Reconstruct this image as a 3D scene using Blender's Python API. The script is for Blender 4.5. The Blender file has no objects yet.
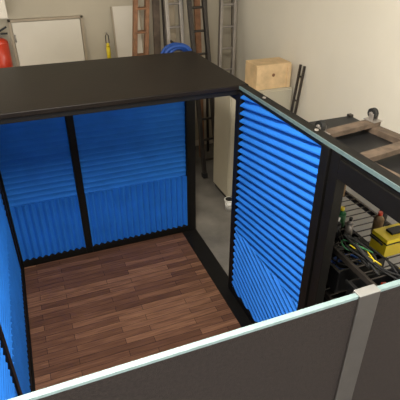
import bpy, bmesh, math, random
from mathutils import Vector, Matrix
random.seed(4)
sc=bpy.context.scene
sc.view_settings.view_transform='Standard'
COL=sc.collection

# ---------------- materials ----------------
def mat(name,c,rough=.6,metal=0,var=.12,scale=12,bump=0,bscale=80,spec=.5):
    m=bpy.data.materials.new(name); m.use_nodes=True
    nt=m.node_tree; b=nt.nodes['Principled BSDF']
    b.inputs['Roughness'].default_value=rough; b.inputs['Metallic'].default_value=metal
    b.inputs['Specular IOR Level'].default_value=spec
    tc=nt.nodes.new('ShaderNodeTexCoord'); n=nt.nodes.new('ShaderNodeTexNoise')
    n.inputs['Scale'].default_value=scale; n.inputs['Detail'].default_value=5
    nt.links.new(tc.outputs['Object'],n.inputs['Vector'])
    r=nt.nodes.new('ShaderNodeValToRGB')
    r.color_ramp.elements[0].position=.3; r.color_ramp.elements[1].position=.7
    r.color_ramp.elements[0].color=(*[x*(1-var) for x in c],1)
    r.color_ramp.elements[1].color=(*[min(1,x*(1+var)) for x in c],1)
    nt.links.new(n.outputs['Fac'],r.inputs['Fac']); nt.links.new(r.outputs['Color'],b.inputs['Base Color'])
    if bump:
        n2=nt.nodes.new('ShaderNodeTexNoise'); n2.inputs['Scale'].default_value=bscale
        nt.links.new(tc.outputs['Object'],n2.inputs['Vector'])
        bp=nt.nodes.new('ShaderNodeBump'); bp.inputs['Strength'].default_value=bump; bp.inputs['Distance'].default_value=.01
        nt.links.new(n2.outputs['Fac'],bp.inputs['Height']); nt.links.new(bp.outputs['Normal'],b.inputs['Normal'])
    return m
M={}
M['black']=mat('black_paint',(.005,.0045,.004),.5,0,.2,20,spec=.22)
M['roof']=mat('black_laminate',(.008,.0055,.004),.40,0,.3,5,.08,60,spec=.18)
M['foam']=mat('blue_foam',(.015,.155,.60),.75,0,.08,5,.15,120,.25)
M['edge']=mat('pale_edge',(.14,.20,.205),.5,.1,.12,30)
M['edged']=mat('dull_edge',(.10,.15,.155),.5,.1,.12,30)
M['felt']=mat('charcoal_board',(.014,.0105,.0095),.8,0,.25,90,.3,260,.18)
M['strap']=mat('grey_steel',(.045,.041,.039),.5,.4,.1,15)
M['strap_l']=mat('pale_grey_steel',(.22,.22,.215),.4,.5,.1,15)  # paler grey steel on the strap's top fold and inner lip
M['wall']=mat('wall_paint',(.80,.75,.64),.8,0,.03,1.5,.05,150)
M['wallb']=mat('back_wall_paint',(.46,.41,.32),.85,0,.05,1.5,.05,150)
M['ceil']=mat('ceiling_paint',(.75,.73,.68),.9,0,.03,2)
M['conc']=mat('concrete',(.15,.14,.125),.7,0,.3,3,.15,40)
M['door']=mat('door_paint',(.64,.59,.50),.5,0,.03,2)
M['trim']=mat('trim_paint',(.34,.28,.20),.5,0,.05,4)
M['cab']=mat('beige_metal',(.48,.44,.34),.45,0,.04,4)
M['pine']=mat('pine',(.66,.47,.26),.6,0,.15,9)
M['oldwood']=mat('old_wood',(.24,.11,.05),.6,0,.3,14)
M['greyw']=mat('weathered_wood',(.12,.085,.06),.7,0,.35,14,.2,60)
M['alu']=mat('aluminium',(.33,.30,.27),.4,.5,.1,12)
M['dalu']=mat('dark_aluminium',(.045,.038,.033),.45,.4,.2,12)
M['red']=mat('red_enamel',(.48,.04,.015),.35,0,.1,6)
M['yel']=mat('yellow_plastic',(.80,.62,.02),.4,0,.08,8)
M['grn']=mat('green_plastic',(.03,.16,.06),.4,0,.1,8)
M['blu']=mat('blue_rubber',(.02,.09,.40),.5,0,.1,8)
M['wht']=mat('white_plastic',(.78,.77,.72),.4,0,.03,8)
M['rub']=mat('black_rubber',(.012,.012,.012),.6,0,.2,20)
M['plas']=mat('black_plastic',(.012,.012,.013),.45,0,.2,20,spec=.3)
M['card']=mat('cardboard',(.26,.17,.09),.8,0,.1,10)

def woodfloor():
    m=bpy.data.materials.new('laminate_planks'); m.use_nodes=True
    nt=m.node_tree; b=nt.nodes['Principled BSDF']; L=nt.links.new
    tc=nt.nodes.new('ShaderNodeTexCoord')
    br=nt.nodes.new('ShaderNodeTexBrick'); br.offset=.37; br.offset_frequency=2
    for k,v in {'Scale':1,'Mortar Size':.0020,'Mortar Smooth':.2,'Bias':0,'Brick Width':.62,'Row Height':.066}.items(): br.inputs[k].default_value=v
    br.inputs['Color1'].default_value=(0,0,0,1); br.inputs['Color2'].default_value=(1,1,1,1); br.inputs['Mortar'].default_value=(0,0,0,1)
    L(tc.outputs['Object'],br.inputs['Vector'])
    mp=nt.nodes.new('ShaderNodeMapping'); mp.inputs['Scale'].default_value=(3,40,1); L(tc.outputs['Object'],mp.inputs['Vector'])
    n=nt.nodes.new('ShaderNodeTexNoise'); n.inputs['Scale'].default_value=1.5; n.inputs['Detail'].default_value=8; L(mp.outputs['Vector'],n.inputs['Vector'])
    mx=nt.nodes.new('ShaderNodeMix'); mx.data_type='RGBA'; mx.inputs[0].default_value=.66
    L(br.outputs['Color'],mx.inputs[6]); L(n.outputs['Fac'],mx.inputs[7])
    r=nt.nodes.new('ShaderNodeValToRGB'); e=r.color_ramp.elements
    e[0].position=.18; e[0].color=(.045,.019,.010,1); e[1].position=.82; e[1].color=(.25,.128,.072,1)
    x=e.new(.5); x.color=(.115,.053,.030,1)
    L(mx.outputs[2],r.inputs['Fac']); 
    mm=nt.nodes.new('ShaderNodeMix'); mm.data_type='RGBA'; mm.inputs[7].default_value=(.014,.006,.004,1)
    L(br.outputs['Fac'],mm.inputs[0]); L(r.outputs['Color'],mm.inputs[6]); L(mm.outputs[2],b.inputs['Base Color'])
    b.inputs['Roughness'].default_value=.5; b.inputs['Specular IOR Level'].default_value=.35
    return m
M['floorwood']=woodfloor()

# ---------------- mesh builder ----------------
class MB:
    def __init__(s): s.bm=bmesh.new(); s.mats=[]
    def mi(s,m):
        if m not in s.mats: s.mats.append(m)
        return s.mats.index(m)
    def _fin(s,vs,m,smooth=False):
        i=s.mi(m)
        for f in {f for v in vs for f in v.link_faces}: f.material_index=i; f.smooth=smooth
    def box(s,x0,x1,y0,y1,z0,z1,m,R=None):
        mt=Matrix.Translation(((x0+x1)/2,(y0+y1)/2,(z0+z1)/2))@Matrix.Diagonal((abs(x1-x0),abs(y1-y0),abs(z1-z0),1))
        if R is not None: mt=R@mt
        r=bmesh.ops.create_cube(s.bm,size=1,matrix=mt); s._fin(r['verts'],m); return s
    def beam(s,p,q,w,d,m,up=(0,1,0)):
        p=Vector(p);q=Vector(q);z=(q-p);L=z.length;z.normalize()
        u=Vector(up); x=u.cross(z)
        if x.length<1e-3: x=Vector((1,0,0)).cross(z)
        x.normalize(); y=z.cross(x)
        R=Matrix((x,y,z)).transposed().to_4x4()
        mt=Matrix.Translation((p+q)/2)@R@Matrix.Diagonal((w,d,L,1))
        r=bmesh.ops.create_cube(s.bm,size=1,matrix=mt); s._fin(r['verts'],m); return s
    def cyl(s,p,q,r1,m,r2=None,seg=20,smooth=True):
        p=Vector(p);q=Vector(q);d=q-p
        R=d.to_track_quat('Z','Y').to_matrix().to_4x4()
        r=bmesh.ops.create_cone(s.bm,cap_ends=True,segments=seg,radius1=r1,radius2=r1 if r2 is None else r2,depth=d.length,matrix=Matrix.Translation((p+q)/2)@R)
        s._fin(r['verts'],m,False)
        if smooth:
            for f in {f for v in r['verts'] for f in v.link_faces}:
                if len(f.verts)==4: f.smooth=True
        return s
    def tube(s,pts,rad,m,seg=8,closed=False):
        n=len(pts); P=[Vector(p) for p in pts]; rings=[]
        for i in range(n):
            a=P[(i-1)%n] if closed or i>0 else P[i]; b=P[(i+1)%n] if closed or i<n-1 else P[i]
            t=(b-a).normalized(); x=t.cross(Vector((0.13,.31,.94)))
            if x.length<1e-3:x=t.cross(Vector((1,0,0)))
            x.normalize(); y=t.cross(x)
            rings.append([s.bm.verts.new(P[i]+rad*(math.cos(k*2*math.pi/seg)*x+math.sin(k*2*math.pi/seg)*y)) for k in range(seg)])
        idx=s.mi(m)
        for i in range(n if closed else n-1):
            A=rings[i];B=rings[(i+1)%n]
            for k in range(seg):
                f=s.bm.faces.new((A[k],A[(k+1)%seg],B[(k+1)%seg],B[k])); f.smooth=True; f.material_index=idx
        return s
    def sph(s,c,r,m,sc_=(1,1,1)):
        q=bmesh.ops.create_uvsphere(s.bm,u_segments=20,v_segments=12,radius=r,matrix=Matrix.Translation(c)@Matrix.Diagonal((*sc_,1)))
        s._fin(q['verts'],m,True); return s
    def obj(s,name,parent=None,bevel=0,loc=None,M_=None):
        bmesh.ops.recalc_face_normals(s.bm,faces=s.bm.faces[:])
        me=bpy.data.meshes.new(name); s.bm.to_mesh(me); s.bm.free()
        for m in s.mats: me.materials.append(M[m])
        o=bpy.data.objects.new(name,me); COL.objects.link(o)
        if bevel:
            b=o.modifiers.new('bevel','BEVEL'); b.width=bevel; b.segments=2; b.limit_method='ANGLE'
        if parent: o.parent=parent
        if M_ is not None: o.matrix_world=M_
        return o
def empty(name):
    e=bpy.data.objects.new(name,None); COL.objects.link(e); e.empty_display_size=.2; return e

# ---------------- room shell ----------------
XL,XR,YF,YB,ZC=-4.2,3.0,-3.0,6.3,3.9
MB().box(XL-.1,XR+.1,YF-2.5,YB+.1,-.1,0,'conc').obj('floor')
MB().box(XL-.1,XR+.1,YF-.1,YB+.1,ZC,ZC+.1,'ceil').obj('ceiling')
MB().box(XR,XR+.1,YF,YB+.1,0,ZC,'wall').obj('wall_right')
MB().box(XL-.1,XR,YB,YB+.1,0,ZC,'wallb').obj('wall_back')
MB().box(XL-.1,XL,YF,YB,0,ZC,'wall').obj('wall_left')
w=MB(); w.box(XL,-3.9,YF-.1,YF,0,ZC,'wall'); w.box(2.2,XR,YF-.1,YF,0,ZC,'wall'); w.box(-3.9,2.2,YF-.1,YF,3.5,ZC,'wall'); w.obj('wall_front')
t=MB(); t.box(.98,XR-.02,YB-.012,YB,0,.09,'door'); t.box(XL,-.10,YB-.012,YB,0,.09,'door'); t.obj('baseboard_back')
MB().box(XR-.012,XR,YF,YB-.02,0,.09,'door').obj('baseboard_right')

# back door
d=empty('door_1')
q=MB(); q.box(.0,.82,YB-.04,YB-.004,.01,2.03,'door')
q.obj('door_slab',d,.004)
q=MB(); q.box(-.04,-.005,YB-.05,YB-.003,0,2.065,'trim'); q.box(.825,.86,YB-.05,YB-.003,0,2.065,'trim'); q.box(-.04,.86,YB-.05,YB-.003,2.035,2.065,'trim'); q.obj('door_casing',d,.004)
q=MB(); q.cyl((.75,YB-.04,1.0),(.75,YB-.09,1.0),.012,'alu'); q.sph((.75,YB-.10,1.0),.03,'alu')
for z in (.25,1.05,1.8): q.cyl((.012,YB-.05,z),(.012,YB-.05,z+.09),.008,'alu')
q.obj('door_knob_and_hinges',d)

# wall cabinet top left
q=MB(); q.box(-.75,-.02,YB-.32,YB-.003,2.12,2.75,'door'); q.box(-.745,-.40,YB-.34,YB-.32,2.13,2.74,'door'); q.box(-.39,-.025,YB-.34,YB-.32,2.13,2.74,'door'); q.cyl((-.43,YB-.36,2.17),(-.43,YB-.36,2.29),.006,'alu'); q.cyl((-.36,YB-.36,2.17),(-.36,YB-.36,2.29),.006,'alu')
q.obj('wall_cabinet',None,.004)

# fire extinguisher
q=MB(); cx,cy=-.165,YB-.12
q.cyl((cx,cy,1.36),(cx,cy,1.82),.085,'red',seg=28); q.sph((cx,cy,1.82),.085,'red',(1,1,.7)); q.cyl((cx,cy,1.87),(cx,cy,1.94),.022,'alu')
q.beam((cx-.02,cy,1.94),(cx+.10,cy,2.0),.02,.02,'plas'); q.beam((cx-.02,cy,1.925),(cx+.10,cy,1.925),.02,.015,'plas')
q.tube([(cx-.02,cy,1.92),(cx-.09,cy-.02,1.90),(cx-.115,cy-.02,1.75),(cx-.105,cy-.02,1.55)],.012,'rub')
q.cyl((cx-.105,cy-.02,1.56),(cx-.105,cy-.02,1.42),.012,'rub',r2=.022)
q.box(cx-.03,cx+.03,cy+.05,YB-.001,1.5,1.9,'alu')
q.obj('fire_extinguisher')

# hung yellow work light
q=MB(); hx=1.14
q.cyl((hx,YB-.06,1.50),(hx,YB-.06,1.66),.026,'yel'); q.cyl((hx,YB-.06,1.66),(hx,YB-.06,1.71),.026,'yel',r2=.015)
q.tube([(hx-.02,YB-.06,1.71),(hx-.02,YB-.06,1.80),(hx,YB-.05,1.83),(hx+.02,YB-.06,1.80),(hx+.02,YB-.06,1.71)],.006,'plas')
q.cyl((hx,YB,1.835),(hx,YB-.08,1.84),.006,'alu'); q.cyl((hx,YB-.06,1.50),(hx,YB-.06,1.44),.03,'plas')
q.obj('hanging_work_light')

# leaning boards
q=MB(); q.beam((1.42,5.95,.012),(1.42,6.27,2.15),.36,.018,'door',up=(0,1,0)); 
q.beam((1.235,5.938,.012),(1.235,6.258,2.15),.02,.03,'trim',up=(0,1,0)); q.beam((1.605,5.938,.012),(1.605,6.258,2.15),.02,.03,'trim',up=(0,1,0)); q.obj('leaning_panel')
q=MB(); q.beam((1.98,5.80,.012),(2.02,6.26,2.5),.10,.02,'trim'); q.obj('wooden_plank.002')
q=MB(); q.beam((1.70,5.90,.012),(1.84,6.26,2.6),.09,.04,'greyw'); q.obj('wooden_plank')
q=MB(); q.beam((2.34,5.85,.012),(2.40,6.26,2.7),.08,.04,'oldwood'); q.obj('wooden_plank.001')
for i,(x,x2,m,nm) in enumerate(((1.90,1.92,'dalu','conduit_pipe'),(2.13,2.20,'dalu','conduit_pipe.001'),(2.50,2.54,'dalu','broom_handle'),(2.90,2.95,'dalu','conduit_pipe.002'))):
    MB().cyl((x,6.0,.012),(x2,6.27,2.75),.020,m).obj(nm)

def ladder(name,base,top,w,m,rail=(.03,.07),rungr=.016,step=.28,tread=False):
    q=MB(); b=Vector(base);t=Vector(top); hx=Vector((w/2,0,0))
    for sgn in(-1,1):
        q.beam(b+sgn*hx,t+sgn*hx,rail[0],rail[1],m)
        q.beam(b+sgn*hx+Vector((0,0,-.018)),b+sgn*hx+(t-b).normalized()*.05,rail[0]*1.4,rail[1]*1.2,'rub')
    L=(t-b).length; n=int(L/step)
    for i in range(1,n+1):
        c=b+(t-b)*(i*step-.05)/L
        if c.z>t.z-.03: break
        if tread: q.box(c.x-w/2,c.x+w/2,c.y-.05,c.y+.05,c.z-.012,c.z+.012,m)
        else: q.cyl(c-hx,c+hx,rungr,m,seg=10)
    return q.obj(name,None,.003)
ladder('wooden_ladder',(1.25,5.50,.035),(1.64,6.10,2.75),.15,'oldwood',rail=(.05,.08),tread=True)
ladder('aluminium_ladder',(1.92,5.55,.035),(1.98,6.05,2.9),.19,'alu',rail=(.045,.07))
ladder('extension_ladder',(2.22,5.20,.035),(2.22,5.95,3.0),.20,'dalu',rail=(.045,.07))
ladder('aluminium_ladder.001',(2.50,5.42,.035),(2.84,6.15,2.8),.20,'alu',rail=(.04,.07))
# coiled hose
q=MB(); pts=[]
for i in range(200):
    a=i/200*2*math.pi*6; r=.14+.03*math.sin(a*.6); pts.append((1.82+1.1*r*math.cos(a),5.40-.02*(i/200)*6+.03,1.67+ r*math.sin(a)*.8))
q.tube(pts,.022,'blu'); q.beam((1.82,5.34,1.79),(1.82,5.62,1.80),.02,.02,'plas'); q.obj('coiled_hose')

# beige storage cabinet + box
q=MB(); q.box(2.15,2.96,4.52,4.97,.06,1.40,'cab'); q.box(2.17,2.94,4.54,4.95,0,.06,'plas')
q.box(2.16,2.55,4.502,4.52,.08,1.385,'cab'); q.box(2.56,2.95,4.502,4.52,.08,1.385,'cab')
q.box(2.50,2.515,4.48,4.502,.7,.82,'alu'); q.box(2.585,2.60,4.48,4.502,.7,.82,'alu'); q.obj('storage_cabinet',None,.005)
q=MB(); x0,x1,y0,y1,z0,z1=2.48,2.93,4.55,4.83,1.401,1.67
q.box(x0,x1,y0,y0+.018,z0,z1,'pine'); q.box(x0,x1,y1-.018,y1,z0,z1,'pine'); q.box(x0,x0+.018,y0+.018,y1-.018,z0,z1,'pine'); q.box(x1-.018,x1,y0+.018,y1-.018,z0,z1,'pine'); q.box(x0,x1,y0,y1,z1,z1+.015,'pine'); q.box(x0,x0+.05,y0-.014,y0,z0,z1,'pine'); q.box(x1-.05,x1,y0-.014,y0,z0,z1,'pine')
q.cyl(((x0+x1)/2,y0-.004,1.56),((x0+x1)/2,y0+.002,1.56),.02,'oldwood')
q.obj('wooden_box',None,.003)
q=MB()
for y in(4.34,4.42): q.beam((2.80,y,.012),(2.985,y+.02,1.68),.02,.025,'dalu')
for i in range(6):
    f=.1+i*.165; q.cyl((2.80+.185*f,4.34+.02*f,1.68*f),(2.80+.185*f,4.42+.02*f,1.68*f),.01,'dalu')
q.obj('folding_sawhorse')
bx,by=2.10,4.34
q=MB(); q.cyl((bx,by,0),(bx,by,.13),.045,'wht',r2=.06); q.cyl((bx,by,.13),(bx,by,.142),.064,'wht'); q.cyl((bx,by,.142),(bx,by,.143),.05,'plas'); q.tube([(bx-.06,by,.12),(bx-.045,by-.065,.08),(bx+.045,by-.065,.08),(bx+.06,by,.12)],.003,'alu'); q.obj('paint_bucket')

# ---------------- booth ----------------
B=empty('sound_isolation_booth')
H=2.02; Y0=.80; Y1=4.08; X0=-.43; X1=1.53
q=MB(); q.box(X0,X1,Y0+.03,Y1,.002,.05,'black'); q.obj('base_deck',B)
q=MB(); q.box(-.345,1.353,.90,3.985,.051,.062,'floorwood'); q.obj('laminate_floor',B)
q=MB()
q.box(X0,X1,Y1-.012,Y1,.05,H-.045,'black')
for a,b in((X0,X0+.09),(.29,.355),(1.43,1.525)): q.box(a,b,4.0,Y1-.012,.05,H-.045,'black')
q.box(X0+.09,.29,4.0,Y1-.012,.05,.13,'black'); q.box(.355,1.43,4.0,Y1-.012,.05,.13,'black')
q.box(X0+.09,.29,4.0,Y1-.012,1.90,H-.045,'black'); q.box(.355,1.43,4.0,Y1-.012,1.90,H-.045,'black')
q.obj('back_wall_frame',B,.003)
q=MB(); q.box(X0,X0+.012,Y0+.04,3.99,.05,H,'black')
for y in(.86,1.95,3.91): q.box(X0+.012,-.36,y,y+.08,.05,H-.045,'black')
q.box(X0+.012,-.36,.94,3.9,.05,.12,'black'); q.box(X0+.012,-.36,.86,3.0,H-.08,H,'black')
q.obj('left_wall_frame',B,.003)
# right wall
xi,xo=1.46,1.525
q=MB()
q.box(xi,xo,2.90,2.975,.05,H-.045,'black'); q.box(xi-.01,xo,1.80,1.872,.05,H-.02,'black'); q.box(xi,xo,1.715,1.79,.05,H-.02,'black'); q.box(xi,xo,.86,.94,.05,H-.02,'black')
q.box(xi+.012,xo,.86,2.90,H-.05,H-.02,'black'); q.box(xi,xo,2.975,3.99,H-.12,H-.045,'black')
q.box(xi,xo,.94,1.715,1.86,H-.05,'black')
q.box(xi,xo,.94,2.90,.05,.12,'black'); q.box(xo-.012,xo,1.872,2.90,.12,H-.05,'black')
q.box(xo-.012,xo,1.79,1.80,.12,H-.05,'black')
q.box(xo-.012,xo,.94,1.715,.12,.55,'black'); q.box(xi,xo,.94,1.715,.50,.56,'black')
q.obj('right_wall_frame',B,.003)
q=MB(); q.box(xi+.001,xi+.008,.86,2.93,H-.02,H+.002,'edged'); q.obj('right_wall_edge_strip',B)
q=MB(); q.box(xi+.008,xo+.008,.86,2.93,H-.02,H,'black'); q.obj('right_wall_top_cap',B)
q=MB(); q.cyl((xi+.04,2.62,H),(xi+.04,2.62,H+.008),.012,'alu'); q.cyl((xi+.04,2.0,H),(xi+.04,2.0,H+.008),.012,'alu'); q.obj('cap_bolts',B)
# roof
q=MB(); q.box(X0-.02,X1+.01,2.93,Y1+.01,H-.03,H+.006,'roof'); q.obj('roof_panel',B,.006)
q=MB(); q.box(X0+.05,X1-.06,2.95,3.0,H-.07,H-.031,'black'); q.obj('roof_front_joist',B,.003)
# front wall
q=MB(); q.box(X0,X1,Y0,Y0+.012,.002,H-.010,'felt'); q.obj('front_wall_board',B)
q=MB(); q.box(X0,X1,Y0,Y0+.018,H-.010,H,'edge'); q.obj('front_wall_edge_strip',B)
q=MB()
for a,b in((X0,X0+.08),(.5,.58),(1.45,X1)): q.box(a,b,Y0+.012,Y0+.05,.052,H-.09,'black')
q.box(X0,X1,Y0+.012,Y0+.05,H-.13,H-.09,'black'); q.box(X0,X1,Y0+.012,Y0+.018,.052,H-.010,'black'); q.obj('front_wall_frame',B)
q=MB(); q.box(.845,.925,Y0-.008,Y0-.001,.75,H+.004,'strap'); q.box(.845,.925,Y0-.008,Y0+.026,H+.001,H+.006,'strap_l')
q.box(.845,.925,Y0+.022,Y0+.026,H-.05,H+.003,'strap_l')
q.cyl((.885,Y0-.008,1.2),(.885,Y0-.013,1.2),.010,'alu'); q.cyl((.885,Y0-.008,.85),(.885,Y0-.013,.85),.010,'alu'); q.obj('hook_strap',B,.0015)

def foam(name,origin,U,V,N,w,h,pitch,depth,ang):
    """solid wedge-foam tile; ang = ridge direction measured from U"""
    bm=bmesh.new(); D=math.hypot(w,h)/2+pitch*2; n=int(2*D/pitch)+2
    ca,sa=math.cos(ang),math.sin(ang)
    for i in range(n):
        c=-D+i*pitch
        prof=[(c,0),(c,.012),(c+pitch*.30,depth*.72),(c+pitch*.42,depth*.97),(c+pitch*.58,depth*.97),(c+pitch*.70,depth*.72),(c+pitch,.012),(c+pitch,0)]
        A=[];Bv=[]
        for e,lst in((-D,A),(D,Bv)):
            for (p,z) in prof:
                x=e*ca-p*sa+w/2; y=e*sa+p*ca+h/2
                lst.append(bm.verts.new((x,y,z)))
        k=len(prof)
        for j in range(k): bm.faces.new((A[j],A[(j+1)%k],Bv[(j+1)%k],Bv[j]))
        bm.faces.new(A); bm.faces.new(Bv[::-1])
    for co,no in(((0,0,0),(-1,0,0)),((w,0,0),(1,0,0)),((0,0,0),(0,-1,0)),((0,h,0),(0,1,0))):
        g=bm.verts[:]+bm.edges[:]+bm.faces[:]
        bmesh.ops.bisect_plane(bm,geom=g,plane_co=co,plane_no=no,clear_outer=True)
        be=[e for e in bm.edges if e.is_boundary]
        if be: bmesh.ops.holes_fill(bm,edges=be,sides=0)
    U,V,N,O=map(Vector,(U,V,N,origin))
    for v in bm.verts: v.co=O+U*v.co.x+V*v.co.y+N*v.co.z
    bmesh.ops.recalc_face_normals(bm,faces=bm.faces[:])
    me=bpy.data.meshes.new(name); bm.to_mesh(me); bm.free(); me.materials.append(M['foam'])
    o=bpy.data.objects.new(name,me); COL.objects.link(o); o.parent=B
    return o
HP=math.pi/2
yb=4.045
for (a,b) in((-.36,.285),(.36,1.425)):
    foam('foam_panel_back_upper',(b,yb,.76),(-1,0,0),(0,0,1),(0,-1,0),b-a,1.16,.058,.020,0)
    foam('foam_panel_back_lower',(b,yb,.12),(-1,0,0),(0,0,1),(0,-1,0),b-a,.635,.062,.045,HP)
for (a,b) in((.95,1.945),(2.035,3.90)):
    foam('foam_panel_left_upper',(-.40,a,.76),(0,1,0),(0,0,1),(1,0,0),b-a,1.18,.058,.03,0)
    foam('foam_panel_left_lower',(-.40,a,.12),(0,1,0),(0,0,1),(1,0,0),b-a,.635,.058,.03,HP)
foam('foam_panel_right_upper',(1.512,1.875,.80),(0,1,0),(0,0,1),(-1,0,0),1.015,1.165,.060,.058,-.16)
foam('foam_panel_right_lower',(1.512,1.875,.13),(0,1,0),(0,0,1),(-1,0,0),1.015,.665,.062,.058,.40)

# ---------------- shelving behind the right wall ----------------
S=empty('storage_shelf')
q=MB(); sx0,sx1,sy0,sy1=1.72,2.28,1.10,2.65
for x in(sx0,sx1-.035):
    for y in(sy0,sy1-.035): q.box(x,x+.035,y,y+.035,0,1.80,'dalu')
for z in(.35,.78,1.18,1.77):
    q.box(sx0,sx1,sy0,sy0+.02,z-.04,z,'dalu'); q.box(sx0,sx1,sy1-.02,sy1,z-.04,z,'dalu'); q.box(sx0,sx0+.02,sy0,sy1,z-.04,z,'dalu'); q.box(sx1-.02,sx1,sy0,sy1,z-.04,z,'dalu')
    if z<1.5:
        for i in range(24): 
            y=sy0+.04+i*.0635; q.cyl((sx0+.01,y,z-.005),(sx1-.01,y,z-.005),.005,'dalu',seg=6)
q.obj('shelf_frame',S,.002)
q=MB(); q.box(sx0+.01,sx1-.01,sy0+.01,sy1-.01,1.771,1.785,'plas'); q.obj('shelf_top_board',S)

def dolly():
    R=Matrix.Translation((2.03,1.93,1.786))@Matrix.Rotation(math.radians(8),4,'Z')
    q=MB(); 
    for x in(-.24,.24): q.box(x-.04,x+.04,-.42,.42,0,.04,'greyw')
    for y in(-.38,0,.38): q.box(-.28,.28,y-.04,y+.04,.041,.075,'greyw')
    for x in(-.24,.24):
        for y in(-.38,.38):
            q.box(x-.04,x+.04,y-.05,y+.05,.076,.082,'alu')
            q.box(x-.026,x-.022,y-.02,y+.02,.08,.13,'alu'); q.box(x+.022,x+.026,y-.02,y+.02,.08,.13,'alu')
            q.cyl((x-.016,y+.01,.125),(x+.016,y+.01,.125),.036,'rub',seg=24); q.cyl((x-.03,y+.01,.125),(x+.03,y+.01,.125),.012,'alu')
    q.box(-.30,.30,.425,.45,.02,.05,'dalu'); 
    for v in q.bm.verts: v.co=R@v.co
    return q.obj('furniture_dolly',None,.003)
dolly()
# shelf items
q=MB(); q.box(1.95,2.20,1.72,1.86,1.181,1.28,'yel'); q.box(1.95,2.20,1.72,1.86,1.286,1.315,'yel'); q.box(1.945,2.205,1.715,1.865,1.279,1.287,'plas')
q.tube([(1.94,1.75,1.27),(1.91,1.75,1.30),(1.91,1.83,1.30),(1.94,1.83,1.27)],.008,'plas'); q.box(2.02,2.13,1.76,1.82,1.315,1.33,'plas'); q.obj('yellow_tool_case',None,.008)
def bottle(name,x,y,z,r,h,m,cap):
    q=MB(); q.cyl((x,y,z),(x,y,z+h*.68),r,m); q.cyl((x,y,z+h*.68),(x,y,z+h*.85),r,m,r2=r*.4); q.cyl((x,y,z+h*.85),(x,y,z+h),r*.45,cap); return q.obj(name)
bottle('spray_can',1.81,2.04,1.181,.028,.15,'plas','wht'); bottle('spray_can.001',1.90,2.02,1.181,.026,.14,'alu','plas')
bottle('plastic_bottle',1.80,2.30,1.181,.035,.20,'plas','blu'); bottle('plastic_bottle.001',1.92,2.14,1.181,.032,.15,'grn','yel')
bottle('plastic_bottle.002',1.85,1.25,1.181,.04,.24,'grn','wht')
bottle('plastic_bottle.003',2.10,1.97,1.181,.035,.17,'card','red'); bottle('spray_can.003',2.18,2.02,1.181,.03,.2,'plas','yel')
def bin_(name,x0,x1,y0,y1,z,h,m):
    q=MB(); t=.012
    q.box(x0,x1,y0,y1,z,z+t,m); q.box(x0,x0+t,y0,y1,z+t,z+h,m); q.box(x1-t,x1,y0,y1,z+t,z+h,m); q.box(x0+t,x1-t,y0,y0+t,z+t,z+h,m); q.box(x0+t,x1-t,y1-t,y1,z+t,z+h,m)
    q.box(x0-.015,x0,y0-.015,y1+.015,z+h-.02,z+h,m); q.box(x1,x1+.015,y0-.015,y1+.015,z+h-.02,z+h,m)
    return q.obj(name,None,.003)
b1=bin_('storage_bin',1.78,2.18,1.90,2.50,.781,.2,'plas'); b2=bin_('storage_bin.001',1.78,2.18,1.25,1.80,.781,.2,'plas'); bin_('storage_bin.002',1.78,2.2,1.5,2.4,.351,.26,'plas')
def coil(name,cx,cy,z,r0,rad,m,turns=4,k=0,hz=.03,parent=None):
    q=MB(); pts=[]; n=turns*22
    for i in range(n):
        a=i/n*2*math.pi*turns; r=r0+.18*r0*math.sin(a*.37+k); pts.append((cx+r*math.cos(a),cy+r*.8*math.sin(a),z+rad+hz*(i/22)*.6+.01*(1+math.sin(a*1.7))))
    q.tube(pts,rad,m); return q.obj(name,parent)
coil('extension_cord_coil',1.98,2.06,.795,.10,.010,'blu',parent=b1); coil('extension_cord_coil_black',1.98,2.34,.795,.10,.010,'rub',k=1,parent=b1)
def tangle(q,x0,x1,y0,y1,z,h,rad,m,n,seed):
    rr=random.Random(seed); ctrl=[Vector((rr.uniform(x0,x1),rr.uniform(y0,y1),z+rad+rr.random()**1.6*h)) for _ in range(n)]
    pts=[]
    for i in range(1,n-2):
        p0,p1,p2,p3=ctrl[i-1:i+3]
        for k in range(8):
            t=k/8; v=.5*((2*p1)+(p2-p0)*t+(2*p0-5*p1+4*p2-p3)*t*t+(3*p1-p0-3*p2+p3)*t**3); v.z=max(v.z,z+rad+.001); v.x=min(max(v.x,x0),x1); v.y=min(max(v.y,y0),y1); pts.append(v)
    q.tube(pts,rad,m)
q=MB()
tangle(q,1.77,1.88,1.49,1.94,1.181,.10,.007,'rub',34,1); tangle(q,1.77,1.88,1.50,1.92,1.181,.09,.004,'yel',8,2); tangle(q,1.77,1.88,1.55,1.94,1.181,.11,.005,'grn',9,3)
q.obj('tangled_cable')
q=MB(); tangle(q,1.95,2.20,1.29,1.45,1.181,.10,.008,'rub',26,5); tangle(q,1.95,2.20,1.29,1.45,1.181,.10,.005,'grn',9,7); q.obj('tangled_cable.001')
q=MB(); tangle(q,1.82,2.14,1.30,1.74,.797,.18,.008,'rub',40,9); tangle(q,1.82,2.14,1.30,1.74,.797,.18,.006,'blu',9,12); q.obj('cables_in_bin',b2)
q=MB(); tangle(q,1.82,2.14,1.95,2.45,.86,.14,.007,'rub',30,11); q.obj('cables_in_bin_back',b1)
q=MB()
q.cyl((1.97,1.54,1.30),(2.07,1.61,1.28),.018,'yel'); q.cyl((2.07,1.61,1.28),(2.10,1.63,1.272),.010,'alu'); q.beam((1.98,1.55,1.20),(1.98,1.55,1.30),.03,.04,'plas'); q.box(1.95,2.01,1.51,1.59,1.181,1.20,'yel'); q.obj('cordless_screwdriver',None,.002)
q=MB(); q.cyl((1.86,1.42,.83),(2.10,1.55,.86),.03,'alu'); q.beam((2.08,1.5,.84),(2.12,1.70,.95),.05,.04,'plas'); q.beam((1.9,1.62,.80),(1.95,1.66,1.02),.04,.03,'red'); q.obj('power_drill',b2,.004)
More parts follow.
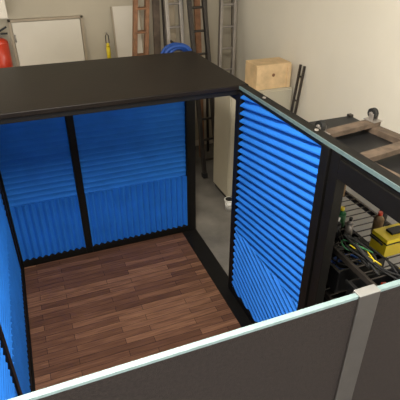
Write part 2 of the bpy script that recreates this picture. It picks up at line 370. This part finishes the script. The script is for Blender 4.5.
q=MB(); q.box(1.88,2.2,2.46,2.62,1.181,1.36,'card'); q.box(1.88,2.2,2.535,2.545,1.361,1.363,'wht'); q.box(1.88,2.035,2.46,2.62,1.361,1.366,'card'); q.box(2.045,2.2,2.46,2.62,1.361,1.366,'card'); q.obj('cardboard_box',None,.002)

# ---------------- lights ----------------
def fill_lamp(name,x,y,L,W,p,rot=0):  # unseen ceiling fixture with glowing tubes, added to brighten booth and room
    e=empty(name)
    q=MB(); q.box(x-W/2,x+W/2,y-L/2,y+L/2,ZC-.07,ZC-.001,'wht'); 
    q.cyl((x-.06,y-L/2+.03,ZC-.09),(x-.06,y+L/2-.03,ZC-.09),.016,'tube'); q.cyl((x+.06,y-L/2+.03,ZC-.09),(x+.06,y+L/2-.03,ZC-.09),.016,'tube'); q.obj('added_fixture',e)
    l=bpy.data.lights.new(name+'_light','AREA'); l.shape='RECTANGLE'; l.size=W; l.size_y=L; l.energy=p; l.color=(1,.93,.81)
    o=bpy.data.objects.new('fill_tubes_light',l); COL.objects.link(o); o.location=(x,y,ZC-.12); o.parent=e
mt=bpy.data.materials.new('fill_tube_glow'); mt.use_nodes=True; bb=mt.node_tree.nodes['Principled BSDF']; bb.inputs['Emission Color'].default_value=(1,.95,.88,1); bb.inputs['Emission Strength'].default_value=4; M['tube']=mt  # glow for the tubes of the added fixtures
fill_lamp('ceiling_light',.2,1.0,1.3,.3,190)  # added fill over the booth, out of view
fill_lamp('ceiling_light.001',-1.8,3.9,1.3,.3,22)  # weaker added fill, also out of view
l=bpy.data.lights.new('daylight','AREA'); l.shape='RECTANGLE'; l.size=6.0; l.size_y=3.3; l.energy=440; l.color=(1,.97,.92)
o=bpy.data.objects.new('garage_door_daylight',l); COL.objects.link(o); o.location=(-.85,YF-.2,1.8); o.rotation_euler=(math.radians(90),0,0)
wd=bpy.data.worlds.new('sky'); sc.world=wd; wd.use_nodes=True
nt=wd.node_tree; bg=nt.nodes['Background']; sk=nt.nodes.new('ShaderNodeTexSky'); sk.sky_type='HOSEK_WILKIE'
nt.links.new(sk.outputs[0],bg.inputs[0]); bg.inputs[1].default_value=.6

# ---------------- camera ----------------
c=bpy.data.cameras.new('camera'); c.sensor_width=36; c.lens=40.7; c.clip_start=.02
co=bpy.data.objects.new('camera',c); COL.objects.link(co); co.location=(0,0,3.0)
co.rotation_euler=(math.radians(59.15),0,math.radians(-21.5)); sc.camera=co
